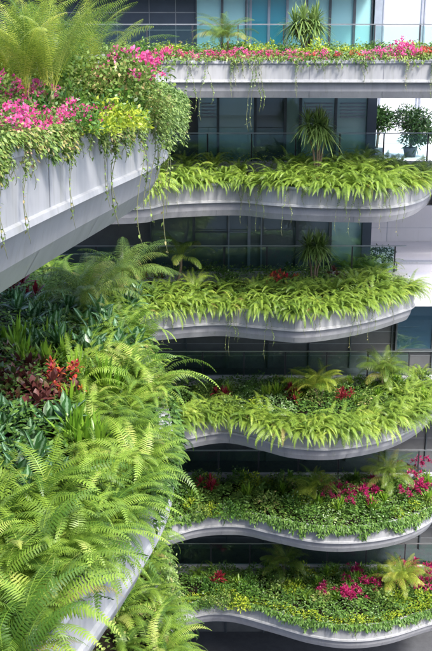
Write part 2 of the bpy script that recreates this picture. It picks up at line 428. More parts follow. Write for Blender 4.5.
CNT = {}
def put(name, me, x, y, z, rz=None, s=1.0, parts=None, tilt=0.0, **kw):
    """a plant: one mesh, or an Empty with named part meshes [(name, mesh, loc)]"""
    rz = random.uniform(0, 6.283) if rz is None else rz
    if parts is None:
        o = link(name, me)
    else:
        o = bpy.data.objects.new(name, None); COL.objects.link(o); o.empty_display_size = .1
        for pn, pm, pl in parts:
            c = link(pn, pm, o); c.location = pl
    o.location = (x, y, z); o.rotation_euler = (tilt * random.uniform(-1, 1), tilt * random.uniform(-1, 1), rz)
    o.scale = (s, s, s * random.uniform(.9, 1.1))
    return tag(o, **kw)

def stem_mesh(seed, h, n=3, r=.03, mat='bark', spread=.12, lean=.1):
    random.seed(seed); mb = MB(); tops = []
    for i in range(n):
        a = random.uniform(0, 6.28); sx, sy = spread * math.cos(a), spread * math.sin(a)
        hh = h * random.uniform(.75, 1.05)
        pts = [(sx * .4 + sx * t * 1.3 + .02 * math.sin(t * 7 + i), sy * .4 + sy * t * 1.3 + lean * t * t * .4, hh * t) for t in (0, .25, .5, .75, 1)]
        mb.tube(pts, [r * (1.2 - .4 * k / 4) for k in range(5)], 7); tops.append(pts[-1])
    return mb.mesh('trunk', M[mat]), tops

# ---------------------------------------------------------------- curved planters
def smooth(pts, sub=8):
    out = []
    n = len(pts)
    for i in range(n - 1):
        p0 = pts[max(i - 1, 0)]; p1 = pts[i]; p2 = pts[i + 1]; p3 = pts[min(i + 2, n - 1)]
        for k in range(sub):
            t = k / sub
            out.append(tuple(.5 * ((2 * p1[c]) + (-p0[c] + p2[c]) * t + (2 * p0[c] - 5 * p1[c] + 4 * p2[c] - p3[c]) * t * t + (-p0[c] + 3 * p1[c] - 3 * p2[c] + p3[c]) * t ** 3) for c in range(2)))
    out.append(tuple(pts[-1]))
    return out

class Tier: pass
UP_H, LOW_H = .60, .44
def planter(front, back, drop, seam_every=2.2, label='', sc=1.0, curb=None, low=(.20, 1.0)):
    """front: plan curve of the rim (left to right, seen with the bed on its left-hand = +Y side); back: closing corner points"""
    T = Tier(); T.z = CAMZ - drop
    F = np.array(smooth(front)); T.F = F
    # resample evenly
    seg = np.linalg.norm(np.diff(F, axis=0), axis=1); cum = np.concatenate([[0], np.cumsum(seg)])
    n = max(20, int(cum[-1] / .1)); u = np.linspace(0, cum[-1], n)
    F = np.stack([np.interp(u, cum, F[:, k]) for k in range(2)], 1); T.F = F; T.len = cum[-1]; T.u = u
    tg = np.gradient(F, axis=0); tg = tg / np.linalg.norm(tg, axis=1, keepdims=True)
    inn = np.stack([-tg[:, 1], tg[:, 0]], 1); T.inn = inn   # points into the bed
    T.poly = np.vstack([F, np.array(back)])
    z = T.z
    root = empty('curved_planter', (F[n // 2][0], F[n // 2][1], z - 1.04), label=label, cat='planter')
    off = Vector(root.location)
    def loft(prof, name, mat, seam=None):
        # prof: list of (inset, dz); rows duplicated so panel edges stay crisp; seam: thin dark joint strips across one facet
        mb = MB()
        for (a, b) in zip(prof[:-1], prof[1:]):
            vs = []
            for i in range(n):
                for (ins, dz) in (a, b):
                    p = F[i] + inn[i] * ins
                    vs.append((p[0] - off.x, p[1] - off.y, z + dz - off.z))
            fs = [(2*i, 2*i+1, 2*i+3, 2*i+2) for i in range(n-1)]
            mb.add(vs, fs, True)
        if seam:
            i0, z0, i1, z1 = seam; s0 = .9
            while s0 < T.len - .3:
                i = int(np.searchsorted(u, s0)); p = F[i]; t = tg[i]; nn = inn[i]; w = .008
                q = [p + nn * (i0 - .006) - t * w, p + nn * (i0 - .006) + t * w, p + nn * (i1 - .006) + t * w, p + nn * (i1 - .006) - t * w]
                zz = [z0, z0, z1, z1]
                mb.add([(q[k][0] - off.x, q[k][1] - off.y, z + zz[k] - off.z) for k in range(4)], [(0, 1, 2, 3)], mi=1)
                s0 += seam_every
        return mb.build(name, [mat, M['seam']], root)
    H1, H2 = UP_H * sc, LOW_H * sc * low[1]
    loft([(.16, -.05), (.16, .0), (-.025, .0), (-.025, -.075), (.012, -.078), (.012, -.09)], 'rim_cap', M['cap'])
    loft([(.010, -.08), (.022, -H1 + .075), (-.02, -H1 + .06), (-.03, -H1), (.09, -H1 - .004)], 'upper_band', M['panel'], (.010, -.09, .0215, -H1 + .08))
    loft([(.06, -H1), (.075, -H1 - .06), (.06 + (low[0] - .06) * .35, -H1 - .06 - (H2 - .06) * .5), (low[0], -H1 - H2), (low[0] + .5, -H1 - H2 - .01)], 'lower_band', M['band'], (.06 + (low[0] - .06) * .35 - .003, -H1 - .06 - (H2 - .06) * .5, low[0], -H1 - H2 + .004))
    # underside and soil as fans over the outline
    def inset_poly(a):
        P = np.vstack([F + inn * a, np.array(back)]); return P
    for nm, a, dz, mat in (('soffit', .6, -H1 - H2 - .004, 'band'), ('soil', .1, -.06, 'soil')):
        P = inset_poly(a); mb = MB()
        vs = [(q[0] - off.x, q[1] - off.y, z + dz - off.z) for q in P]
        mb.add(vs, [tuple(range(len(vs)))]); mb.build(nm, M[mat], root)
    if curb:
        x0, x1, y = curb
        mb = MB(); mb.box(x0 - off.x, x1 - off.x, y - off.y, y + .22 - off.y, z - 1.04 - off.z, z + .30 - off.z)
        mb.build('back_curb', M['concrete'], root)
    T.root = root
    return T

def inside(P, q):
    x, y = q[:, 0], q[:, 1]; res = np.zeros(len(q), bool); n = len(P); j = n - 1
    for i in range(n):
        xi, yi = P[i]; xj, yj = P[j]
        c = ((yi > y) != (yj > y)) & (x < (xj - xi) * (y - yi) / (yj - yi + 1e-12) + xi)
        res ^= c; j = i
    return res
def bed_points(T, n, box, wmin=.02):
    """random points on the bed, with distance from the rim"""
    q = np.stack([RS.uniform(box[0], box[1], n), RS.uniform(box[2], box[3], n)], 1)
    q = q[inside(T.poly, q)]
    d = np.sqrt(((q[:, None, :] - T.F[None, ::4, :]) ** 2).sum(-1)).min(1)
    k = d > wmin
    return q[k], d[k]
def rim_points(T, smin, smax, step, w, jit=.1):
    out = []; s = smin
    while s < smax:
        i = int(np.clip(np.searchsorted(T.u, s + random.uniform(-jit, jit)), 0, len(T.F) - 1))
        ww = w + random.uniform(-.1, .1); p = T.F[i] + T.inn[i] * ww
        out.append((p[0], p[1], math.atan2(-T.inn[i][1], -T.inn[i][0]) + math.pi / 2))
        s += step
    return out
def s_at_x(T, x):
    i = int(np.argmin(np.abs(T.F[:, 0] - x))); return T.u[i]

SLOPE = .14
def bz(T, w): return T.z - .06 + SLOPE * min(w, 3)

TRD = dict(t1=-.42, t2=3.2, t3=7.2, t4=11.2, t5=15.2, t6=19.2)
BACKY = 32.0
def tier_from_px(px, drop, left, right, label):
    f = [tuple(at(x, y, drop)) for x, y in px] if px else []
    f = left + f + right
    return planter(f, [(right[-1][0], BACKY + .1), (left[0][0], BACKY + .1)], drop, label=label, curb=(left[0][0], right[-1][0], BACKY + .1))

T1 = tier_from_px(None, TRD['t1'], [(-9, 25.2), (-5, 26), (-2, 27.0), (1, 27.3), (4, 26.8), (7, 26.6)], [(10, 27.5), (13, 29.5)],
                  'highest back balcony planter of pale metal with pink flowers along a nearly straight rim')
T2 = tier_from_px([(140, 189), (170, 185), (235, 183), (270, 185.5), (310, 187.5), (370, 188.5), (400, 187), (422, 182), (436, 174)], TRD['t2'],
                  [(-9, 27), (-5, 26.2)], [(7.6, 30.5), (7.7, 32.0)],
                  'second back balcony planter from the top, filled edge to edge with bright ferns')
T3 = tier_from_px([(130, 313), (155, 311), (216, 307), (260, 310), (300, 313), (340, 309.5), (375, 303), (400, 296)], TRD['t3'],
                  [(-9, 28), (-5, 27)], [(6.95, 30.6), (7.0, 32.0)],
                  'third back balcony planter from the top, its rounded tip before a white parapet')
T4 = tier_from_px([(150, 430), (185, 423), (225, 417), (260, 424), (290, 431), (330, 433), (370, 428), (400, 420), (425, 407)], TRD['t4'],
                  [(-9, 28), (-5, 27.4)], [(8.1, 31.0), (8.4, 32.0)],
                  'fourth back balcony planter from the top with ferns on the rim and two palms')
T5 = tier_from_px([(150, 528), (175, 520), (205, 513), (240, 512), (270, 518), (310, 526), (345, 528), (380, 525), (410, 518), (432, 507)], TRD['t5'],
                  [(-9, 28), (-5, 27.4)], [(8.5, 31.0), (8.9, 32.0)],
                  'fifth back balcony planter from the top, covered in dark creeping green')
T6 = tier_from_px([(150, 622), (175, 612), (200, 602), (230, 601), (270, 611), (310, 622), (350, 627), (390, 623), (430, 611)], TRD['t6'],
                  [(-9, 28), (-5, 27.4)], [(9.2, 30.0), (10, 32.0)],
                  'lowest back balcony planter with a yellow-green fringe above its wavy pale rim')
TA = planter([(-3.4, -3), (-2.6, 1), (-2.1, 4.8), (-1.78, 7.5), (-1.45, 10), (-1.12, 12.2), (-.93, 13.7), (-.84, 15.0), (-.90, 16.2), (-1.2, 17.2), (-1.9, 17.9), (-3, 18.3), (-5, 18.5), (-8, 18.6)],
             [(-8, -3)], .60, label='large near balcony planter at upper left overflowing with creepers and pink flowers', sc=1.2, low=(.32, 1.2))
BF = [(-3.4, -1), (-2.6, 3), (-2.0, 4.8), (-1.52, 6.4), (-1.07, 8.0), (-.66, 9.7), (-.60, 11.2), (-.85, 13), (-1.32, 15.5), (-2.1, 18.0), (-3.2, 20.3), (-5, 22), (-9, 23.4)]
TB = planter(BF, [(-9, -1)], 4.60, label='near lower left balcony planter packed with big ferns and striped leaves', sc=1.05)
TC = planter([(x + (.04 if y > 7 else 0), y) for x, y in BF], [(-9, -1)], 8.60, label='left balcony planter glimpsed below the big fern planter', sc=1.05)

# ---------------------------------------------------------------- building behind
FY = 34.0
bld = empty('office_building', (0, FY, 0), label='office building facade of dark panels and teal glass behind the back balconies', cat='building')
def bpart(name, mat, boxes, parent=bld):
    mb = MB()
    for b in boxes:
        mb.box(b[0], b[1], b[2] - FY, b[3] - FY, b[4], b[5])
    return mb.build(name, mat, parent)
def Z(drop): return CAMZ - drop
levels = [-4.2, TRD['t1'], TRD['t2'], TRD['t3'], TRD['t4'], TRD['t5'], TRD['t6'], 23.2]
XL, XC = -10.0, 5.55
# floor slabs
for i, dr in enumerate(levels):
    xr = XC + .1 if i < 4 else 14
    bpart('floor_slab', M['ceil'], [(XL, xr, BACKY + .33, 40, Z(dr) - 1.03, Z(dr) + .02)])
bpart('interior_wall', M['interior'], [(XL, XC, 39.4, 39.6, Z(3.2), Z(-4.2))])
bpart('interior_wall', M['interior'], [(XL, XC, 39.4, 39.6, Z(7.2), Z(3.2) - 1.1)])
def window(x0, x1, dr_top, dr_bot, glass, frame='frame', nv=1, nh=1, fw=.06, y=FY):
    z0, z1 = Z(dr_bot), Z(dr_top); mb = MB()
    y0, y1 = y - .08 - FY, y + .06 - FY
    mb.box(x0, x0 + fw, y0, y1, z0, z1); mb.box(x1 - fw, x1, y0, y1, z0, z1)
    mb.box(x0 + fw, x1 - fw, y0 + .003, y1, z0, z0 + fw); mb.box(x0 + fw, x1 - fw, y0 + .003, y1, z1 - fw, z1)
    for k in range(1, nv): xx = x0 + (x1 - x0) * k / nv; mb.box(xx - .02, xx + .02, y0 + .02, y1, z0 + fw, z1 - fw)
    for k in range(1, nh): zz = z0 + (z1 - z0) * k / nh; mb.box(x0 + fw, x1 - fw, y0 + .024, y1 - .01, zz - .02, zz + .02)
    f = mb.build('window', M[frame], bld)
    g = MB(); g.box(x0 + fw, x1 - fw, y - FY - .01, y - FY + .01, z0 + fw, z1 - fw); g.build('pane', M[glass], f)
    return f
def X34(x, d=FY, dr=0): z = d * math.cos(PITCH) + dr * math.sin(PITCH); return (x - 216) / FPX * z
# floor 1
tb = (-3.2, -.42)
bpart('slate_wall', M['slate'], [(XL, X34(196), FY, FY + .15, Z(-.42), Z(-3.2))])
bpart('wall_joint', M['joint'], [(XL, X34(196), FY - .012, FY - .001, Z(-.42) + h, Z(-.42) + h + .03) for h in (.55, 1.15, 1.75, 2.3)] +
      [(X34(xx), X34(xx) + .025, FY - .016, FY - .013, Z(-.42), Z(-3.2)) for xx in (118, 150, 176)])
xs = [196, 222, 246, 250, 268, 286, 305, 328, 352, 370]
for a, b in zip(xs[:-1], xs[1:]):
    gl = 'glass_cyan' if 250 <= a < 286 else 'glass_pale'
    window(X34(a), X34(b), -3.2, -.42, gl, 'frame_light' if 240 < a < 290 else 'frame', 1, 1, .045)
bpart('blue_curtain', M['curtain'], [(X34(251), X34(284), FY + .5, FY + .55, Z(-.42), Z(-3.2))])
bpart('pale_blind', M['interior_pale'], [(X34(290), X34(368), FY + .7, FY + .75, Z(-.42), Z(-3.2)), (X34(200), X34(244), FY + .7, FY + .75, Z(-.42), Z(-3.2))])
# floor 2
bpart('dark_wall', M['dark_clad'], [(XL, X34(197, dr=2), FY, FY + .15, Z(3.2), Z(.62))])
xs = [197, 218, 255, 285, 300, 335, 368]
for k, (a, b) in enumerate(zip(xs[:-1], xs[1:])):
    window(X34(a, dr=2), X34(b, dr=2), .62, 3.2, ['glass_teal', 'glass_teal', 'glass_dark', 'glass_teal', 'glass_teal', 'glass_teal'][k], 'frame', 1, 1, .05)
bpart('pale_blind', M['interior_pale'], [(X34(223, dr=2), X34(252, dr=2), FY + 1.2, FY + 1.25, Z(3.2), Z(.9)), (X34(303, dr=2), X34(333, dr=2), FY + 1.2, FY + 1.25, Z(3.2), Z(1.5)),
                                         (X34(338, dr=2), X34(366, dr=2), FY + .7, FY + .75, Z(3.2), Z(.9))])
louv = []
for k in range(5):
    for (a, b) in ((200, 216), (302, 333), (338, 366)):
        louv.append((X34(a, dr=2) + .06, X34(b, dr=2) - .06, FY - .05, FY - .015, Z(1.0 + k * .12), Z(.95 + k * .12)))
bpart('window_louvre', M['frame_light'], louv)
# floor 3
bpart('dark_wall', M['dark_clad'], [(XL, X34(150, dr=6), FY, FY + .15, Z(7.2), Z(4.26))])
xs = [150, 194, 228, 249, 262, 297, 330, 366]
for k, (a, b) in enumerate(zip(xs[:-1], xs[1:])):
    window(X34(a, dr=6), X34(b, dr=6), 4.26, 7.2, 'glass_teal' if k == 6 else 'glass_dark', 'frame_light' if k in (2, 3) else 'frame', 1, 2 if k in (1, 2) else 1, .055)
bpart('pale_blind', M['interior_pale'], [(X34(333, dr=6), X34(364, dr=6), FY + .6, FY + .65, Z(7.2), Z(4.3))])
# corner column and returning side wall for the upper three floors
bpart('corner_column', M['slate'], [(XC, XC + .34, FY - .2, FY + .3, Z(7.2), Z(3.2) - 1.03)] )
bpart('corner_column', M['slate'], [(XC, XC + .34, FY - .2, FY + .3, Z(3.2), Z(-.42) - 1.03)] )
bpart('corner_column', M['frame_light'], [(XC + .1, XC + .36, FY - .2, FY + .3, Z(-.42), Z(-4.2))] )
bpart('side_wall', M['slate'], [(XC + .02, XC + .2, FY + .3, 40, Z(7.2), Z(-4.2))])
# lower floors: dark cladding
for dr in (11.2, 15.2, 19.2, 23.2):
    z0, z1 = Z(dr) + .02, Z(dr - 4) - 1.03
    bpart('dark_wall', M['dark_clad'], [(XL, 14, FY, FY + .15, z0, z1)])
    for h in (.5, 1.0, 1.5, 2.0, 2.5): bpart('wall_joint', M['joint'], [(XL, 14, FY - .010, FY - .001, z0 + h, z0 + h + .022)])
    k = XL + .7
    while k < 13.5: bpart('wall_mullion', M['frame'], [(k, k + .05, FY - .07, FY - .011, z0, z1)]); k += 1.62
window(X34(396, dr=9), X34(470, dr=9), 8.5, 10.4, 'glass_blue', 'frame', 2, 1, .06, FY - .12)

# railings on each back curb
def railing(dr, x0, x1, label, step=1.55, y=BACKY + .2, ph=0, h=.95):
    z = Z(dr) + .30
    r = empty('glass_railing', (x0, y, z), label=label, cat='railing', group='glass railings on the back curbs')
    mb = MB(); mb.box(0, x1 - x0, -.02, .02, h, h + .035); mb.build('handrail', M['rail'], r)
    x = ph
    xs_ = []
    while x < x1 - x0: xs_.append(x); x += step
    for x in xs_:
        mb = MB(); mb.box(x - .022, x + .022, -.03, .03, 0, h - .001); mb.build('post', M['post'], r)
    for a, b in zip(xs_[:-1], xs_[1:]):
        mb = MB(); mb.box(a + .04, b - .04, -.006, .006, .05, h - .04); mb.build('glass_panel', M['glass_rail'], r)
railing(TRD['t1'], -7, 12.9, 'glass railing behind the pink flowers of the highest back balcony')
railing(TRD['t2'], -7, 7.6, 'glass railing behind the fern row of the second back balcony', ph=.5)
railing(TRD['t3'], -7, 6.9, 'glass railing behind the third back balcony below dark office windows', ph=1.1)
railing(TRD['t4'], -7, 8.3, 'glass railing behind the two palms of the fourth back balcony', ph=.3)
railing(TRD['t5'], -7, 8.8, 'glass railing behind the fifth back balcony of creeping green', ph=.9)
railing(TRD['t6'], -7, 9.9, 'glass railing behind the lowest back balcony', ph=.6)

# ---------------------------------------------------------------- right-hand terrace
def thing_box(name, mat, b, bev=.02, **kw):
    mb = MB(); mb.box(*b); o = mb.build(name, mat); tag(o, **kw)
    return o
wp = empty('white_parapet', (9, 33.6, Z(8.5)), label='white rendered parapet beyond the rounded tip of the third back balcony', cat='parapet')
mb = MB(); mb.box(-2.1, 6, 0, .3, 0, 1.62); mb.build('wall', M['white_wall'], wp)
mb = MB(); mb.box(-2.13, 6, -.03, .33, 1.62, 1.70); mb.build('coping', M['cap'], wp)
ww = empty('white_side_wing', (9, 40.2, Z(8.5)), label='white blank wall of the side wing seen below the second balcony tip', cat='wall')
mb = MB(); mb.box(-3.3, 9, 0, .4, -.3, 4.35); mb.build('wall', M['white_wall'], ww)
mb = MB(); mb.box(-3.2, -2.2, -.25, -.001, 3.3, 3.75); mb.build('wall_box', M['concrete'], ww)
for z_ in (.9, 1.9, 2.9, 3.9): 
    mb = MB(); mb.box(-3.3, 9, -.004, -.0005, z_, z_ + .02); mb.build('panel_joint', M['frame_light'], ww)
for x_ in (-1.3, .9, 3.1): 
    mb = MB(); mb.box(x_, x_ + .02, -.008, -.0045, -.3, 4.3); mb.build('panel_joint', M['frame_light'], ww)
ts = empty('side_terrace', (9, 38, Z(3.3) - 1), label='pale terrace deck with potted trees to the right of the glass corner', cat='terrace')
mb = MB(); mb.box(-3.0, 9, -2.5, 8, .55, 1.0); mb.build('deck', M['white_wall'], ts)
mb = MB(); mb.box(-3.02, 9, -2.53, -2.47, .3, .55); mb.build('edge_beam', M['band'], ts)
lt = empty('lower_terrace', (9, 36, Z(8.25)), label='white terrace deck behind the parapet beyond the third balcony tip', cat='terrace')
mb = MB(); mb.box(-3.33, 9, -3.6, 4.15, 0, 1.05); mb.build('deck', M['white_wall'], lt)
# steel frame
sf = empty('steel_screen', (9, 46, Z(3.3)), label='pale steel and glass screen against the bright sky at upper right', cat='glazed screen')
mb = MB()
for x in (-.9, .95, 1.1, 3.2, 5.3): mb.box(x, x + .07, 0, .12, 0, 9)
for z in (2.1, 4.2, 6.3, 8.2): mb.box(-2.2, 7, .125, .2, z, z + .08)
mb.tube([(-.9, .22, 4.2), (1.0, .22, 6.3), (3.2, .22, 8.9)], .035, 6)
mb.build('steel_member', M['steel'], sf)
mb = MB(); mb.box(-2.2, 7, .08, .10, 0, 9); mb.build('glazing', M['glass_white'], sf)

ground = MB(); ground.add([(-3000, -3000, 0), (3000, -3000, 0), (3000, 3000, 0), (-3000, 3000, 0)], [(0, 1, 2, 3)])
tag(ground.build('ground', M['ground']), kind='structure')

# ---------------------------------------------------------------- planting
def scatter_cover(T, box, dens, leaf, wid, mat, name, label, cat='ground cover', hmax=.16, rim_drape=0.0, slo=.0, wmax=99, seed=1, srange=None, lump=.12, wmin=.03, drape_dens=1.0):
    RS.seed(seed); lb = LB()
    n = int((box[1] - box[0]) * (box[3] - box[2]) * dens)
    q, w = bed_points(T, n, box, wmin); k = w < wmax; q, w = q[k], w[k]
    m = len(q)
    hn = (np.sin(q[:, 0] * 4.1 + seed) * np.sin(q[:, 1] * 3.7 + seed * 2) + .6 * np.sin(q[:, 0] * 9.3) * np.sin(q[:, 1] * 8.1)) * lump
    z = T.z - .06 + (.06 if T in (T4, T5, T6) else SLOPE) * np.minimum(w, 3) + np.clip(hn, -.05, 1) + RS.rand(m) * hmax
    o = np.stack([q[:, 0], q[:, 1], z], 1)
    d = RS.randn(m, 3); d[:, 2] = np.abs(d[:, 2]) * .5 + .1
    lb.leaves(o, d, np.array([0, 0, 1]) + RS.randn(m, 3) * .45, leaf * (.6 + .8 * RS.rand(m)), wid * (.7 + .6 * RS.rand(m)), OVAL[:1] + [(.4, 1), (1, .1)], .3, 0)
    if rim_drape > 0:
        s0, s1 = srange
        m = int((s1 - s0) * rim_drape * dens * 1.6 * drape_dens)
        s = RS.uniform(s0, s1, m)
        kk = np.arange(0, T.len + 1, .16); kv = RS.rand(len(kk)) ** 2.2; kk2 = np.arange(0, T.len + 2, .9); kv2 = RS.rand(len(kk2))
        env = .05 + 1.0 * np.interp(s, kk, kv) + .45 * np.interp(s, kk2, kv2) ** 2 + .12 * RS.rand(m)
        v = RS.rand(m) ** 1.2 * np.clip(env, .12, 1.3) * rim_drape
        p0 = np.stack([np.interp(s, T.u, T.F[:, c]) for c in range(2)], 1); ii = np.stack([np.interp(s, T.u, T.inn[:, c]) for c in range(2)], 1)
        p = p0 - ii * (.02 + .07 * RS.rand(m) + .05 * np.sin(v * 6))[:, None]
        o = np.stack([p[:, 0], p[:, 1], T.z + .10 + .06 * RS.rand(m) - v], 1)
        outd = np.stack([-ii[:, 0], -ii[:, 1], np.full(m, -.5)], 1)
        lb.leaves(o, outd + RS.randn(m, 3) * .95, outd * .6 + np.array([0, 0, .9]) + RS.randn(m, 3) * .4, leaf * (.6 + .7 * RS.rand(m)), wid, OVAL[:1] + [(.4, 1), (1, .1)], .4, 0)
    o = link(name, lb.mesh(name, mat)); tag(o, label, cat, kind='stuff')
    return o

def place_rim(T, xs, xe, step, w, meshes, name, s=(.85, 1.15), rjit=.35, **kw):
    s0, s1 = s_at_x(T, xs), s_at_x(T, xe)
    for (x, y, rz) in rim_points(T, s0, s1, step, w):
        put(name, random.choice(meshes), x, y, T.z - .03 + SLOPE * max(w, 0), rz + random.uniform(-rjit, rjit), random.uniform(*s), tilt=.08, **kw)

random.seed(3)
# tier 2, 3, 4 ferns
F2 = dict(label='bright sword fern in the unbroken row of the second back balcony', cat='fern', group='ferns of the second back balcony')
for w, st in ((.15, .42), (.8, .5), (1.5, .6), (2.3, .75)):
    place_rim(T2, -3.6, 7.55, st, w, FERN_EDGE if w < 1 else FERN_BED, 'sword_fern', (.85, 1.15), **F2)
F3 = dict(label='bright sword fern along the rim of the third back balcony', cat='fern', group='ferns of the third back balcony')
for w, st in ((.12, .40), (.75, .50), (1.5, .62)):
    place_rim(T3, -3.4, 6.95, st, w, FERN_EDGE if w < 1 else FERN_BED, 'sword_fern', (.85, 1.15), **F3)
for k in range(12):
    x, y = at(random.uniform(345, 395), random.uniform(262, 288), TRD['t3'] - .15)
    put('sword_fern', random.choice(FERN_BED), x, y, T3.z + .05, None, random.uniform(1.0, 1.3), **F3)
F4 = dict(label='bright sword fern along the rim of the fourth back balcony', cat='fern', group='ferns of the fourth back balcony')
for w, st in ((.12, .40), (.7, .6)):
    place_rim(T4, -2.2, 8.2, st, w, FERN_EDGE, 'sword_fern', (1.0, 1.3), **F4)
for k in range(9):
    x, y = at(random.uniform(385, 430), random.uniform(372, 400), TRD['t4'] - .15)
    put('sword_fern', random.choice(FERN_BED), x, y, T4.z + .08, None, random.uniform(.9, 1.15), **F4)

# covers on the back tiers
scatter_cover(T1, (-4, 11, 26, 32), 170, .085, .05, M['creeper'], 'ground_cover', 'low green cover under the pink flowers of the highest back balcony', rim_drape=.28, srange=(s_at_x(T1, -4), s_at_x(T1, 11)), seed=2, hmax=.22)
scatter_cover(T2, (-4, 7.7, 26, 32), 90, .09, .05, M['creeper'], 'ground_cover', 'leafy filling between the ferns of the second back balcony', seed=3, hmax=.25)
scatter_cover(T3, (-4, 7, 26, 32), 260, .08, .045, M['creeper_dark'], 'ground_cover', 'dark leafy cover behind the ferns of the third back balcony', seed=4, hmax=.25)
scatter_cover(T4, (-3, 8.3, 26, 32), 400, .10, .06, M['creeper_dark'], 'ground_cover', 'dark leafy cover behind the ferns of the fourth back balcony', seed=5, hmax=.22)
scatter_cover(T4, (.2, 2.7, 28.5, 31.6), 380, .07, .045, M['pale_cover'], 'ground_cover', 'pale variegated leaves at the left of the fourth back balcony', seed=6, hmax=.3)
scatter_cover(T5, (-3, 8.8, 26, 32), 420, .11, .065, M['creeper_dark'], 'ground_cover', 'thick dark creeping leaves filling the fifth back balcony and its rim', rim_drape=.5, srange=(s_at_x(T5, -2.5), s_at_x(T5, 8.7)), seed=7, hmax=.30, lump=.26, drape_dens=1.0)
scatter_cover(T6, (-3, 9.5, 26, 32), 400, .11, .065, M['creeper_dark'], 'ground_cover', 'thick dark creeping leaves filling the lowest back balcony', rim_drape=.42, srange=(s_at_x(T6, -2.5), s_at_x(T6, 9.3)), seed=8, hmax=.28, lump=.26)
scatter_cover(T6, (-2, 9.5, 26, 32), 900, .085, .04, M['yellow_shrub'], 'ground_cover', 'yellow-green low fringe just inside the lowest wavy rim', wmax=.30, wmin=.08, seed=9, hmax=.36)
scatter_cover(T5, (3, 8.2, 28, 31.8), 160, .07, .045, M['pale_cover'], 'ground_cover', 'sprinkle of pale leaves among the red bracts of the fifth balcony', seed=10, hmax=.28)
scatter_cover(T6, (1, 6.2, 28.2, 31.6), 140, .07, .045, M['pale_cover'], 'ground_cover', 'sprinkle of pale leaves among the red bracts of the lowest balcony', seed=12, hmax=.28)

def on(T, x, y, lift=.0):
    dr = CAMZ - T.z - .12
    p = at(x, y, dr) if dr > .2 else None
    return p[0], p[1], T.z + .08 + lift

# palms: (tier, px x, px y of base, trunk height, crown mesh, scale, label)
def palm(T, x, y, h, crown, s, label, n=3, r=.035, name='palm', ypos=None, cat='palm'):
    X, Y, Zb = on(T, x, y) if ypos is None else (X34(x, ypos, CAMZ - T.z), ypos, T.z)
    tm, tops = stem_mesh(int(x * 3 + y), h, n, r)
    o = empty(name, (X, Y, Zb), random.uniform(0, 6), label=label, cat=cat)
    link('trunk', tm, o)
    for k, tp in enumerate(tops):
        c = link('crown', crown[k % len(crown)], o, tp); c.scale = (s,) * 3; c.rotation_euler = (0, 0, k * 1.3)
    return o
palm(T1, 225, 0, .7, PALM_SM, .95, 'feathery green palm before the pale glass of the top floor', 2, ypos=29)
palm(T3, 176, 290, 1.35, PALM_SM, 1.05, 'slender feathery palm at the left end of the third back balcony', 1, .05)
palm(T4, 318, 400, .6, PALM_LIME, 1.0, 'yellow-green palm in the middle of the fourth back balcony', 3)
palm(T4, 380, 388, .7, PALM_SM, 1.05, 'darker palm near the right end of the fourth back balcony', 3)
palm(T5, 318, 500, .4, PALM_LIME, .95, 'pale palm clump in the middle of the fifth back balcony', 2)
palm(T5, 388, 488, .6, PALM_SM, 1.05, 'palm with brownish tips near the right end of the fifth back balcony', 3)
palm(T6, 284, 578, .5, PALM_SM, 1.0, 'dark palm in shade at the middle of the lowest back balcony', 2)
palm(T6, 396, 590, .6, PALM_LIME, 1.0, 'lime palm near the right end of the lowest back balcony', 3)

# dracaena: branched stems with strap rosettes
def dracaena(X, Y, Zb, h, nheads, L, label, seed, spread=.3):
    random.seed(seed); RS.seed(seed)
    o = empty('dracaena_tree', (X, Y, Zb), 0, label=label, cat='dracaena')
    mb = MB(); heads = []
    for i in range(nheads):
        a = i / nheads * 6.28 + random.uniform(-.4, .4); sp = spread * random.uniform(.4, 1.1)
        tp = (sp * math.cos(a), sp * .6 * math.sin(a), h * random.uniform(.8, 1.15))
        mb.tube([(.05 * math.cos(a), .05 * math.sin(a), 0), (tp[0] * .45, tp[1] * .45, tp[2] * .5), (tp[0] * .9, tp[1] * .9, tp[2] * .8), tp], [.045, .035, .028, .025], 7)
        heads.append(tp)
    mb.build('trunk', M['bark'], o)
    for tp in heads:
        lb = LB(); strap_rosette(lb, (0, 0, 0), 85, L, .042, -40, 85, .5, .2)
        link('leaf_head', lb.mesh('leaf_head', M['strap']), o, tp)
    return o
dracaena(X34(307, 29.5), 29.5, T1.z + .05, 1.25, 6, .66, 'dracaena with several strap-leaf heads before the top floor glass', 31, .5)
dracaena(X34(318, 28.6, 3), 28.6, T2.z + .05, 1.55, 6, .66, 'round-headed dracaena rising above the fern row of the second back balcony', 32, .34)
dracaena(*on(T3, 313, 288), 1.35, 5, .62, 'dracaena with bare brown stems on the third back balcony', 33, .36)

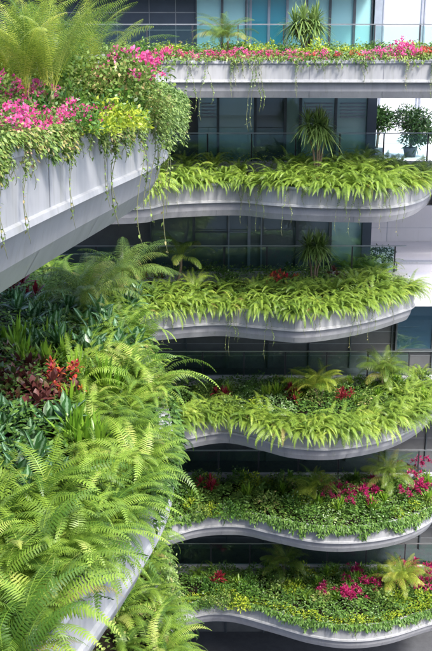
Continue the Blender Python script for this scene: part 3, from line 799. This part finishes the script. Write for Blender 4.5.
# shrubs on tier 1
random.seed(5)
def bx(T, x, y, ydep): return X34(x, ydep, CAMZ - T.z)
for k in range(34):
    px = 150 + k * 8.8 + random.uniform(-3, 3); yd = random.uniform(27.6, 28.8)
    X = X34(px, yd)
    i = np.argmin(np.abs(T1.F[:, 0] - X)); Y = T1.F[i][1] + random.uniform(.25, 1.0)
    r = random.random()
    put('bougainvillea', None, X, Y, T1.z - .02, None, random.uniform(.75, 1.1) * (1.35 if px > 385 else 1),
        parts=[('foliage', random.choice(BOUG_L), (0, 0, 0)), ('blossom', random.choice(BOUG_F) if r < .72 else random.choice(CORAL_F), (0, 0, .06))],
        label='pink flowering bougainvillea in the row along the highest back balcony', cat='bougainvillea', group='bougainvilleas of the highest back balcony')
for k in range(20):
    px = 150 + k * 15 + random.uniform(-5, 5); X = X34(px, 29)
    i = np.argmin(np.abs(T1.F[:, 0] - X)); Y = T1.F[i][1] + random.uniform(1.3, 1.9)
    put('lime_shrub', random.choice(SHRUBS['lime'] if k % 3 else SHRUBS['green']), X, Y, T1.z + .05, None, random.uniform(1.0, 1.5),
        label='leafy shrub standing behind the pink flowers of the highest back balcony', cat='shrub', group='shrubs of the highest back balcony')
# accents on other back tiers
def acc(T, x, y, me, name, s, label, cat, lift=0, parts=None, group=None):
    X, Y, Zb = on(T, x, y, lift); return put(name, me, X, Y, Zb, None, s, parts=parts, label=label, cat=cat, group=group)
acc(T3, 277, 288, CROTON[0], 'croton', 1.3, 'croton with red and orange leaves left of the dracaena stems', 'croton', .1)
acc(T3, 224, 280, SHRUBS['green'][0], 'rounded_shrub', 1.2, 'rounded dark green shrub at the back of the third balcony', 'shrub')
acc(T3, 140, 283, REDP[0], 'cordyline', 1.2, 'reddish brown cordyline behind the leftmost ferns of the third balcony', 'cordyline')
acc(T3, 158, 282, REDP[1], 'cordyline', 1.0, 'small reddish cordyline at the foot of the slender palm', 'cordyline')
acc(T3, 334, 285, BURG[0], 'cordyline', 1.3, 'brown-leaved cordyline right of the bare dracaena stems', 'cordyline', .1)
put('potted_shrub', SHRUBS['dark'][0], X34(381, 32.7, 7), 32.8, Z(7.2) + .55, 0, 1.7, label='dark bushy shrub in front of the white wall behind the fern tip', cat='shrub')
for i, (x, y) in enumerate(((222, 398), (290, 396), (298, 402), (345, 402))):
    acc(T4, x, y, REDP[i % 3], 'cordyline', 1.1, ['dark red cordyline at the left end of the fourth balcony', 'left of two dark red cordylines beside the middle palm of the fourth balcony',
        'right of two dark red cordylines beside the middle palm of the fourth balcony', 'red cordyline between the two palms of the fourth balcony'][i], 'cordyline', .05)
acc(T5, 210, 492, REDP[0], 'cordyline', 1.25, 'dark maroon cordyline at the left end of the fifth balcony', 'cordyline', .08)
acc(T6, 218, 585, REDP[1], 'cordyline', 1.35, 'dark maroon cordyline at the left end of the lowest balcony', 'cordyline', .08)
random.seed(9)
for (T, xs_, ys_, nn, g) in ((T5, (335, 378), (490, 512), 9, 'fifth'), (T5, (396, 432), (470, 498), 9, 'fifth'), (T6, (334, 366), (590, 606), 5, 'lowest'), (T6, (366, 385), (588, 600), 3, 'lowest'), (T6, (398, 436), (572, 596), 9, 'lowest')):
    for k in range(nn):
        acc(T, random.uniform(*xs_), random.uniform(*ys_), random.choice(BROM), 'bromeliad', random.uniform(.8, 1.2), 'magenta bromeliad among the green leaves of the %s back balcony' % g, 'bromeliad', .32, group='magenta bromeliads of the %s back balcony' % g)
MIX = SHRUBS['green'] + SHRUBS['green'] + SHRUBS['lime'] + SHRUBS['mid'] + SHRUBS['mid'] + SHRUBS['mid']
for (T, nn, xr, yr, g) in ((T5, 60, (185, 436), (478, 516), 'fifth'), (T6, 60, (185, 440), (568, 607), 'lowest'), (T4, 34, (195, 425), (382, 412), 'fourth'), (T3, 22, (190, 350), (270, 292), 'third')):
    for k in range(nn):
        acc(T, random.uniform(*xr), random.uniform(*yr), random.choice(MIX), 'low_shrub', random.uniform(.8, 1.6), 'low leafy shrub in the bed of the %s back balcony' % g, 'shrub', random.uniform(-.15, .0), group='low shrubs of the %s back balcony' % g)

random.seed(77)
for (T, nn, xr, yr, g) in ((T5, 16, (190, 432), (480, 512), 'fifth'), (T6, 16, (190, 436), (570, 602), 'lowest'), (T4, 10, (200, 425), (384, 404), 'fourth')):
    for k in range(nn):
        acc(T, random.uniform(*xr), random.uniform(*yr), random.choice(LANCE), 'lance_leaf_plant', random.uniform(.7, 1.0), 'upright lance-leaved plant in the bed of the %s back balcony' % g, 'foliage plant', .05, group='lance-leaved plants of the %s back balcony' % g)
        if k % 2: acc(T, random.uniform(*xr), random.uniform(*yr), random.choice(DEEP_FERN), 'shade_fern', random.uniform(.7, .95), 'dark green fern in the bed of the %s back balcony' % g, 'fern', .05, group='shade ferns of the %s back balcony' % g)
for (x, y, g, T) in [(random.uniform(300, 432), random.uniform(484, 508), 'fifth', T5) for k in range(10)] + [(random.uniform(320, 436), random.uniform(576, 600), 'lowest', T6) for k in range(12)]:
    acc(T, x, y, random.choice(BROM), 'bromeliad', random.uniform(.7, 1.1), 'magenta bromeliad among the green leaves of the %s back balcony' % g, 'bromeliad', .34, group='magenta bromeliads of the %s back balcony' % g)
# ---------------- near balcony A
def s_at_y(T, y): return T.u[int(np.argmin(np.abs(T.F[:, 1] - y)))]
random.seed(21)
scatter_cover(TA, (-5.5, -.7, 5.5, 18), 1300, .047, .029, M['creeper'], 'creeper_cover', 'small-leaved green creeper spilling over the rim of the upper left balcony', rim_drape=.40, srange=(5.5, 23), seed=21, hmax=.22, lump=.10, drape_dens=1.3)
# trailing bush around the tip
RS.seed(77); lb = LB()
for k in range(78):
    s = RS.uniform(s_at_y(TA, 12.6), s_at_y(TA, 17.3)); i = int(np.clip(np.searchsorted(TA.u, s), 0, len(TA.F) - 1)); p = TA.F[i] - TA.inn[i] * .02
    L_ = RS.uniform(.4, 1.0); m = 60; t = RS.rand(m)
    out = -TA.inn[i]; off_ = -.15 + .42 * np.sin(np.clip(t * 2, 0, 1) * math.pi / 2)
    ox = p[0] + out[0] * off_ + RS.randn(m) * .05; oy = p[1] + out[1] * off_ + RS.randn(m) * .05
    o_ = np.stack([ox, oy, TA.z + .50 - t * L_ + RS.randn(m) * .02], 1)
    lb.leaves(o_, np.stack([np.full(m, out[0]), np.full(m, out[1]), np.full(m, -.4)], 1) + RS.randn(m, 3) * .6, np.array([0, 0, 1]) + RS.randn(m, 3) * .5, .05, .028, [(0, .2), (.4, 1), (1, .1)], .3)
tag(link('trailing_creeper', lb.mesh('trailing_creeper', M['trail'])), 'pale tangled creeper hanging round the tip of the upper left balcony', 'creeper', kind='stuff')
def onA(x, y, dep, lift=0):
    """on bed A at depth dep"""
    return X34(x, dep, .5), dep, TA.z - .02 + lift
# big areca palms
for (x, dep, h, s, cr, lab, n) in ((46, 10.8, .45, .74, PALM_BIG, 'large yellow-green areca palm filling the upper left corner', 3),
                            (80, 12.6, .5, .70, PALM_BIG, 'areca palm with long arching fronds behind the pink flowers at upper left', 2),
                            (4, 12.5, .5, .76, PALM_BIG, 'areca palm half out of the picture at the top left edge', 3)):
    X, Y, Zb = onA(x, 0, dep)
    tm, tops = stem_mesh(int(x), h, n, .03, 'stem', .10)
    o = empty('areca_palm', (X, Y, Zb), x, label=lab, cat='palm')
    link('trunk', tm, o)
    for k, tp in enumerate(tops):
        c = link('crown', cr[k % len(cr)], o, tp); c.scale = (s,) * 3; c.rotation_euler = (0, 0, k * 1.7)
# shrubs and flowers of A
def addA(kind, x, dep, s, lift=0.0, label='', cat='shrub', group=None, name=None):
    X, Y, Zb = onA(x, 0, dep, lift)
    return put(name or kind + '_shrub', random.choice(SHRUBS[kind]), X, Y, Zb, None, s, label=label, cat=cat, group=group)
for k in range(16):
    x = random.uniform(-8, 130); dep = random.uniform(9.5, 12.5)
    addA('lime', x, dep, random.uniform(.6, .95), label='lime green shrub among the flowers of the upper left balcony', group='lime shrubs of the upper left balcony')
for k in range(18):
    x = random.uniform(-8, 120); dep = random.uniform(9.5, 15)
    addA('green', x, dep, random.uniform(.7, 1.2), label='green leafy shrub in the bed of the upper left balcony', group='green shrubs of the upper left balcony')
for k in range(30):
    X, Y, Zb = onA(-12 + k * 4.7 + random.uniform(-4, 4), 0, random.uniform(12, 15.2), random.uniform(.0, .25))
    put('tall_shrub', random.choice(BUSH), X, Y, Zb, None, random.uniform(.75, 1.1), label='tall bushy shrub at the back of the upper left balcony', cat='shrub', group='tall shrubs of the upper left balcony')
for k in range(9):
    X, Y, Zb = onA(random.uniform(124, 156), 0, random.uniform(12.6, 14.6), .08)
    put('tip_shrub', random.choice((BUSH[1], BUSH[3], BUSH[4])), X, Y, Zb, None, random.uniform(.5, .65), label='bushy shrub at the tip of the upper left balcony', cat='shrub', group='shrubs at the tip of the upper left balcony')
addA('purple', 98, 11.9, .75, .12, 'purple-leaved shrub right of the big areca palm', 'shrub')
addA('purple', 20, 9.6, .5, .05, 'small purple-leaved shrub by the pink flowers at the left edge', 'shrub')
FLW = [(2, 8.0), (12, 8.4), (30, 8.9), (41, 9.1), (56, 9.5), (70, 9.9), (80, 10.1), (90, 10.5), (104, 10.9), (113, 11.2), (127, 12.3), (134, 12.9), (140, 13.2), (146, 13.4), (138, 13.9), (6, 10.6), (22, 10.9), (44, 11.0), (12, 12.5), (95, 12.2), (118, 12.8)]
for j, (x, dep) in enumerate(FLW):
    X, Y, Zb = onA(x, 0, dep)
    put('bougainvillea', None, X + random.uniform(-.05, .05), Y, Zb + .10 + (.50 if 122 < x < 150 else .0) + (.25 if j > 14 else 0), None, random.uniform(.5, .85) * (1.45 if x > 122 else 1.1),
        parts=[('foliage', random.choice(BOUG_L), (0, 0, 0)), ('blossom', random.choice(BOUG_F), (random.uniform(-.05, .05), 0, random.uniform(-.02, .06)))],
        label='pink bougainvillea blooming near the rim of the upper left balcony', cat='bougainvillea', group='bougainvilleas of the upper left balcony')

# ---------------- near balcony B
def onB(x, y, lift=0):
    p = at(x, y, 4.6 - .12 - lift); return p[0], p[1], TB.z + .02 + lift
random.seed(31)
scatter_cover(TB, (-6.5, -.4, 4.5, 23), 330, .085, .045, M['creeper_dark'], 'ground_cover', 'dark undergrowth between the ferns of the lower left balcony', rim_drape=.5, srange=(s_at_y(TB, 9.0), s_at_y(TB, 20)), seed=31, hmax=.2, lump=.06)
FBL = dict(label='large bright sword fern arching over the rim of the lower left balcony', cat='fern', group='rim ferns of the lower left balcony')
s0 = 0
def s_at_y(T, y): return T.u[int(np.argmin(np.abs(T.F[:, 1] - y)))]
for (w, st, a, b) in ((.60, .46, 5.6, 17.5), (1.10, .6, 5.4, 17)):
    for (x, y, rz) in rim_points(TB, s_at_y(TB, a), s_at_y(TB, b), st, w):
        if y < 7.2 and w < .75 and random.random() < .3: continue
        put('sword_fern', random.choice(NEAR_EDGE), x, y, TB.z + .02 + w * .1, rz + random.uniform(-.5, .5), random.uniform(.72, .95), tilt=.1, **FBL)
for (x, y, rz) in rim_points(TB, s_at_y(TB, 7.6), s_at_y(TB, 10.8), .30, .34):
    put('sword_fern', random.choice(NEAR_EDGE), x, y, TB.z + .03, rz + random.uniform(-.4, .4), random.uniform(.72, .9), tilt=.1, **FBL)
for (x, y, rz) in rim_points(TB, s_at_y(TB, 17.3), s_at_y(TB, 22.5), .5, .3):
    put('sword_fern', random.choice(NEAR_EDGE), x, y, TB.z + .05, rz + random.uniform(-.5, .5), random.uniform(.8, 1.1), **FBL)
FBB = dict(label='bright fern clump in the bed at the bottom of the lower left balcony', cat='fern', group='bed ferns of the lower left balcony')
for k in range(17):
    py = random.uniform(495, 700); x, y, z = onB(random.uniform(-20, 85 if py < 560 else 45), py)
    put('sword_fern', random.choice(NEAR_BED), x, y, z, None, random.uniform(.8, 1.1), tilt=.15, **FBB)
for k in range(8):
    x, y, z = onB(random.uniform(90, 150), random.uniform(330, 480))
    put('sword_fern', random.choice(NEAR_BED), x, y, z, None, random.uniform(.8, 1.05), tilt=.15, **FBB)
for k in range(10):
    x, y, z = onB(random.uniform(20, 130), random.uniform(272, 320))
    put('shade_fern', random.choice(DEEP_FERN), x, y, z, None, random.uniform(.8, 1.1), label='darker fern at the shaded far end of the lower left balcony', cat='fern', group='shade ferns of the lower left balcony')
for k in range(44):
    if k % 9 < 6: px, py = random.uniform(15, 128), random.uniform(300, 362)
    else: px, py = random.uniform(-8, 52), random.uniform(418, 505)
    x, y, z = onB(px, py)
    put('aglaonema', random.choice(BROAD), x, y, z, None, random.uniform(.8, 1.1) * (1.1 if k % 9 < 6 else 1), tilt=.15,
        label='dark plant with pale-striped broad leaves, %s' % ('behind the red croton' if k % 9 < 6 else 'at the left picture edge below the burgundy leaves'), cat='aglaonema',
        group='striped plants %s' % ('behind the croton' if k % 9 < 6 else 'at the left edge'))
for k in range(24):
    px, py = random.uniform(-5, 56), random.uniform(362, 420)
    x, y, z = onB(px, py)
    put('burgundy_plant', random.choice(BURG), x, y, z, None, random.uniform(.9, 1.25), label='low burgundy-leaved plant in the patch left of the croton', cat='foliage plant', group='burgundy plants left of the croton')
for k in range(26):
    px, py = random.choice(((random.uniform(72, 112), random.uniform(375, 455)), (random.uniform(0, 70), random.uniform(345, 370))))
    x, y, z = onB(px, py)
    put('lance_leaf_plant', random.choice(LANCE), x, y, z, None, random.uniform(.75, 1.05), label='upright bright green plant with lance-shaped leaves around the croton', cat='foliage plant', group='lance-leaved plants around the croton')
for k, (px, py, s) in enumerate(((60, 388, .85), (66, 402, .65))):
    x, y, z = onB(px, py)
    put('croton', CROTON[k], x, y, z + .15, None, s, label=['larger croton with red and yellow leaves in the middle of the lower left balcony', 'smaller pink-red croton just below the larger red and yellow one'][k], cat='croton')
x, y, z = onB(26, 300); put('cordyline', REDP[2], x, y, z + .1, None, 1.4, label='dark pink cordyline under the fascia of the upper left balcony', cat='cordyline')
for (px, py, s, lab) in ((78, 312, 1.0, 'feathery palm in shade below the fascia of the upper left balcony'), (116, 290, .95, 'feathery palm at the far tip of the lower left balcony')):
    x, y, z = onB(px, py); tm, tops = stem_mesh(int(px), .3, 2, .03)
    o = empty('palm', (x, y, z), 1, label=lab, cat='palm'); link('trunk', tm, o)
    for k, tp in enumerate(tops):
        c = link('crown', PALM_SM[k], o, tp); c.scale = (s * 1.1,) * 3; c.rotation_euler = (0, 0, k * 2.1)
# ---------------- balcony C
scatter_cover(TC, (-3.5, -.4, 9, 22), 260, .08, .045, M['creeper'], 'creeper_cover', 'green creeper over the rim of the balcony below the big ferns', rim_drape=.6, srange=(s_at_y(TC, 10), s_at_y(TC, 20)), seed=41)
FC = dict(label='fern growing on the left balcony below the big fern planter', cat='fern', group='ferns of the balcony below the big fern planter')
for (w, st) in ((.25, .6), (.8, .7)):
    for (x, y, rz) in rim_points(TC, s_at_y(TC, 9.5), s_at_y(TC, 15.5), st, w):
        put('sword_fern', random.choice(NEAR_EDGE), x, y, TC.z, rz + random.uniform(-.4, .4), random.uniform(.75, 1.0), **FC)
RS.seed(78); lb = LB()
for k in range(60):
    s = RS.uniform(s_at_y(TC, 13), s_at_y(TC, 20)); i = int(np.clip(np.searchsorted(TC.u, s), 0, len(TC.F) - 1)); p = TC.F[i]; out = -TC.inn[i]
    L_ = RS.uniform(.4, 1.2); m = 50; t = RS.rand(m); off_ = .08 + .2 * np.sin(np.clip(t * 2, 0, 1) * 1.57)
    o_ = np.stack([p[0] + out[0] * off_ + RS.randn(m) * .05, p[1] + out[1] * off_ + RS.randn(m) * .05, TC.z + .3 - t * L_], 1)
    lb.leaves(o_, np.array([0, 0, -.3]) + RS.randn(m, 3) * .6, np.array([0, 0, 1]) + RS.randn(m, 3) * .5, .055, .03, [(0, .2), (.4, 1), (1, .1)], .3)
tag(link('trailing_creeper', lb.mesh('trailing_creeper', M['trail'])), 'pale trailing creeper beside the left ends of the lower back balconies', 'creeper', kind='stuff')

# ---------------- hanging vines
def vine_mesh(seed, L, leafy):
    """a few thin strands tangled round each other, with uneven tufts of small leaves"""
    RS.seed(seed); random.seed(seed); mb = MB(); lb = LB()
    for st_ in range(random.choice((2, 3, 4))):
        l = L * (1 if st_ == 0 else random.uniform(.25, .85)); n = 12
        ph, ph2 = random.uniform(0, 6), random.uniform(0, 6); amp = random.uniform(.015, .06); x0 = random.uniform(-.07, .07)
        pts = [(x0 + amp * math.sin(ph + t * 5) + .012 * math.sin(t * 17 + ph2) + x0 * t, -.03 + .03 * math.sin(t * 7 + ph2), -l * t) for t in [k / n for k in range(n + 1)]]
        pts = [(x0, .06, .05)] + pts
        mb.tube(pts, [.004] * (len(pts) - 1) + [.0015], 4)
        P = np.array(pts[1:]); t = np.concatenate([RS.rand(int(leafy * l * .35)), np.clip(.12 + .5 * RS.rand() + RS.randn(int(leafy * l * .5)) * .07, 0, 1), np.abs(RS.randn(int(leafy * .12)) * .12).clip(0, 1)])
        if len(t) == 0: continue
        k = np.linspace(0, 1, len(P)); o = np.stack([np.interp(t, k, P[:, c]) for c in range(3)], 1) + RS.randn(len(t), 3) * .012
        m = len(o); d = RS.randn(m, 3); d[:, 2] = -np.abs(d[:, 2]) * .7
        lb.leaves(o, d, np.array([0, 0, 1]) + RS.randn(m, 3) * .5, .042 * (.5 + .8 * RS.rand(m)), .024, [(0, .2), (.4, 1), (1, .1)], .3)
    return mb.mesh('vine_stem', M['vine_stem']), lb.mesh('vine_leaves', M['trail'])
VINES = {}
for i in range(6): VINES[i] = vine_mesh(300 + i, [.5, .8, 1.1, .7, 1.4, .35][i], [40, 16, 50, 10, 34, 60][i])
def vine(T, x, label, group, kinds, s=1.0, zoff=0, byy=False):
    i = int(np.argmin(np.abs(T.F[:, 1 if byy else 0] - x)) if byy else np.argmin(np.abs(T.F[:, 0] - x) + (T.F[:, 1] > 31) * 9))
    p = T.F[i] - T.inn[i] * .05
    k = random.choice(kinds); st, lf = VINES[k]
    o = empty('hanging_vine', (p[0], p[1], T.z + .02 + zoff), math.atan2(-T.inn[i][1], -T.inn[i][0]) + math.pi / 2, label=label, cat='vine', group=group)
    o.scale = (s, s, s * random.uniform(.8, 1.2))
    link('stem', st, o); link('leaves', lf, o)
random.seed(51)
for k in range(20): vine(T1, random.uniform(-1.6, 7), 'thin vine trailing over the rim of the highest back balcony', 'vines of the highest back balcony', [0, 1, 3, 5, 2])
for px in (188, 207, 253, 257): vine(T1, X34(px, 27), 'thin vine trailing over the rim of the highest back balcony', 'vines of the highest back balcony', [4], 1.25)
for k in range(22): vine(T2, random.uniform(-2.6, 6), 'thin vine hanging from the fern row of the second back balcony', 'vines of the second back balcony', [0, 1, 3, 3, 4])
for k in range(16): vine(T3, random.uniform(-1.6, 6.3), 'thin vine hanging from the fern row of the third back balcony', 'vines of the third back balcony', [1, 3, 3, 4, 0])
for k in range(10): vine(T4, random.uniform(-.8, 7), 'short vine hanging from the rim of the fourth back balcony', 'vines of the fourth back balcony', [0, 5, 3])
for k in range(12): vine(T5, random.uniform(-.8, 8), 'leafy vine tip hanging from the rim of the fifth back balcony', 'vines of the fifth back balcony', [0, 5])
for k in range(12): vine(T6, random.uniform(-.8, 8), 'leafy vine tip hanging from the rim of the lowest back balcony', 'vines of the lowest back balcony', [0, 5])
for y in list(np.linspace(6.9, 14.2, 26)) + [7.2, 7.3, 7.5, 10.3, 10.5, 12.6, 13.6, 13.9, 14.3, 14.6]: vine(TA, y + random.uniform(-.2, .2), 'leafy vine trailing down the pale fascia of the upper left balcony', 'vines of the upper left balcony', [0, 0, 5, 5, 2], random.uniform(.6, .95), byy=True)
for y in (11.0, 12.4, 13.2, 13.8, 14.4): vine(TA, y, 'long vine dangling below the upper left balcony', 'long vines of the upper left balcony', [4, 4, 2], 1.35, byy=True)

# ---------------- opposite wing, behind the camera: shuts off the low sky and shows in the glass
ow = empty('opposite_wing', (0, -16, 0), label='grey storeyed wing facing the balconies across the courtyard', cat='building')
mb = MB(); mb.box(-45, 45, -8, -.6, 0, 52); mb.build('wall', M['concrete'], ow)
for k in range(13):
    mb = MB(); mb.box(-45, 45, -.597, .9, 2.6 + 4 * k, 3.6 + 4 * k); mb.build('balcony_slab', M['panel'], ow)
# ---------------- trees on the side terrace
def small_tree(X, Y, Zb, h, r, label, seed):
    RS.seed(seed); random.seed(seed)
    o = empty('potted_tree', (X, Y, Zb), 0, label=label, cat='tree')
    mb = MB(); mb.tube([(0, 0, .3), (.05, 0, h * .5), (0, .05, h)], [.06, .045, .02], 7)
    for k in range(5):
        a = k * 1.3; mb.tube([(.03, 0, h * (.45 + .08 * k)), (.4 * r * math.cos(a), .4 * r * math.sin(a), h * (.6 + .08 * k)), (.75 * r * math.cos(a), .75 * r * math.sin(a), h * (.7 + .08 * k))], [.03, .02, .01], 5)
    mb.build('trunk', M['bark'], o)
    lb = LB()
    for k in range(14):
        v = sph(1)[0]; shrub_leaves(lb, v * r * .7 + np.array([0, 0, h * .8]), r * .5, r * .42, 230, .17, .06, zmin=-1)
    link('crown', lb.mesh('crown', M['dark_shrub']), o)
    pb = MB(); pb.tube([(0, 0, 0), (0, 0, .38), (0, 0, .42)], [.22, .3, .3], 14); pb.build('pot', M['slate'], o)
small_tree(X34(384, 36.5, 2), 38, Z(3.3), 1.9, .55, 'dark leafy tree in a pot beside the glass corner', 61)
small_tree(X34(424, 36.2, 2), 38.5, Z(3.3), 1.6, .85, 'wider dark leafy tree at the right picture edge above the fern row', 62)

# ---------------------------------------------------------------- camera, light, world
cam = bpy.data.cameras.new('camera'); co = bpy.data.objects.new('camera', cam); COL.objects.link(co)
co.location = (0, 0, CAMZ); co.rotation_euler = (math.pi / 2 - PITCH, 0, 0)
cam.sensor_fit = 'VERTICAL'; cam.sensor_height = 24; cam.lens = 24 * FPX / 651; cam.clip_end = 6000; cam.clip_start = .1
scene.camera = co
SUN_EL, SUN_AZ = R(50), R(146)      # azimuth clockwise from +Y
sd = Vector((math.sin(SUN_AZ) * math.cos(SUN_EL), math.cos(SUN_AZ) * math.cos(SUN_EL), math.sin(SUN_EL)))
sl = bpy.data.lights.new('sun', 'SUN'); sl.energy = 1.5; sl.angle = R(10); sl.color = (1, .96, .88)
so = bpy.data.objects.new('sun', sl); COL.objects.link(so); so.rotation_euler = sd.to_track_quat('Z', 'Y').to_euler(); so.location = (10, -10, 60)
w = bpy.data.worlds.new('World'); scene.world = w; w.use_nodes = True
nt = w.node_tree; bg = nt.nodes['Background']
sky = nt.nodes.new('ShaderNodeTexSky'); sky.sky_type = 'NISHITA'; sky.sun_disc = False
sky.sun_elevation = SUN_EL; sky.sun_rotation = SUN_AZ; sky.dust_density = 3.0; sky.air_density = 1.0; sky.ozone_density = 1.0
nt.links.new(sky.outputs[0], bg.inputs['Color']); bg.inputs['Strength'].default_value = .15
vs = scene.view_settings
scene.display_settings.display_device = 'sRGB'
vs.view_transform = 'Standard'; vs.look = 'None'; vs.exposure = 1.85; vs.gamma = 1; vs.use_curve_mapping = False
scene.cycles.max_bounces = 8; scene.cycles.transparent_max_bounces = 16
scene.cycles.use_denoising = True
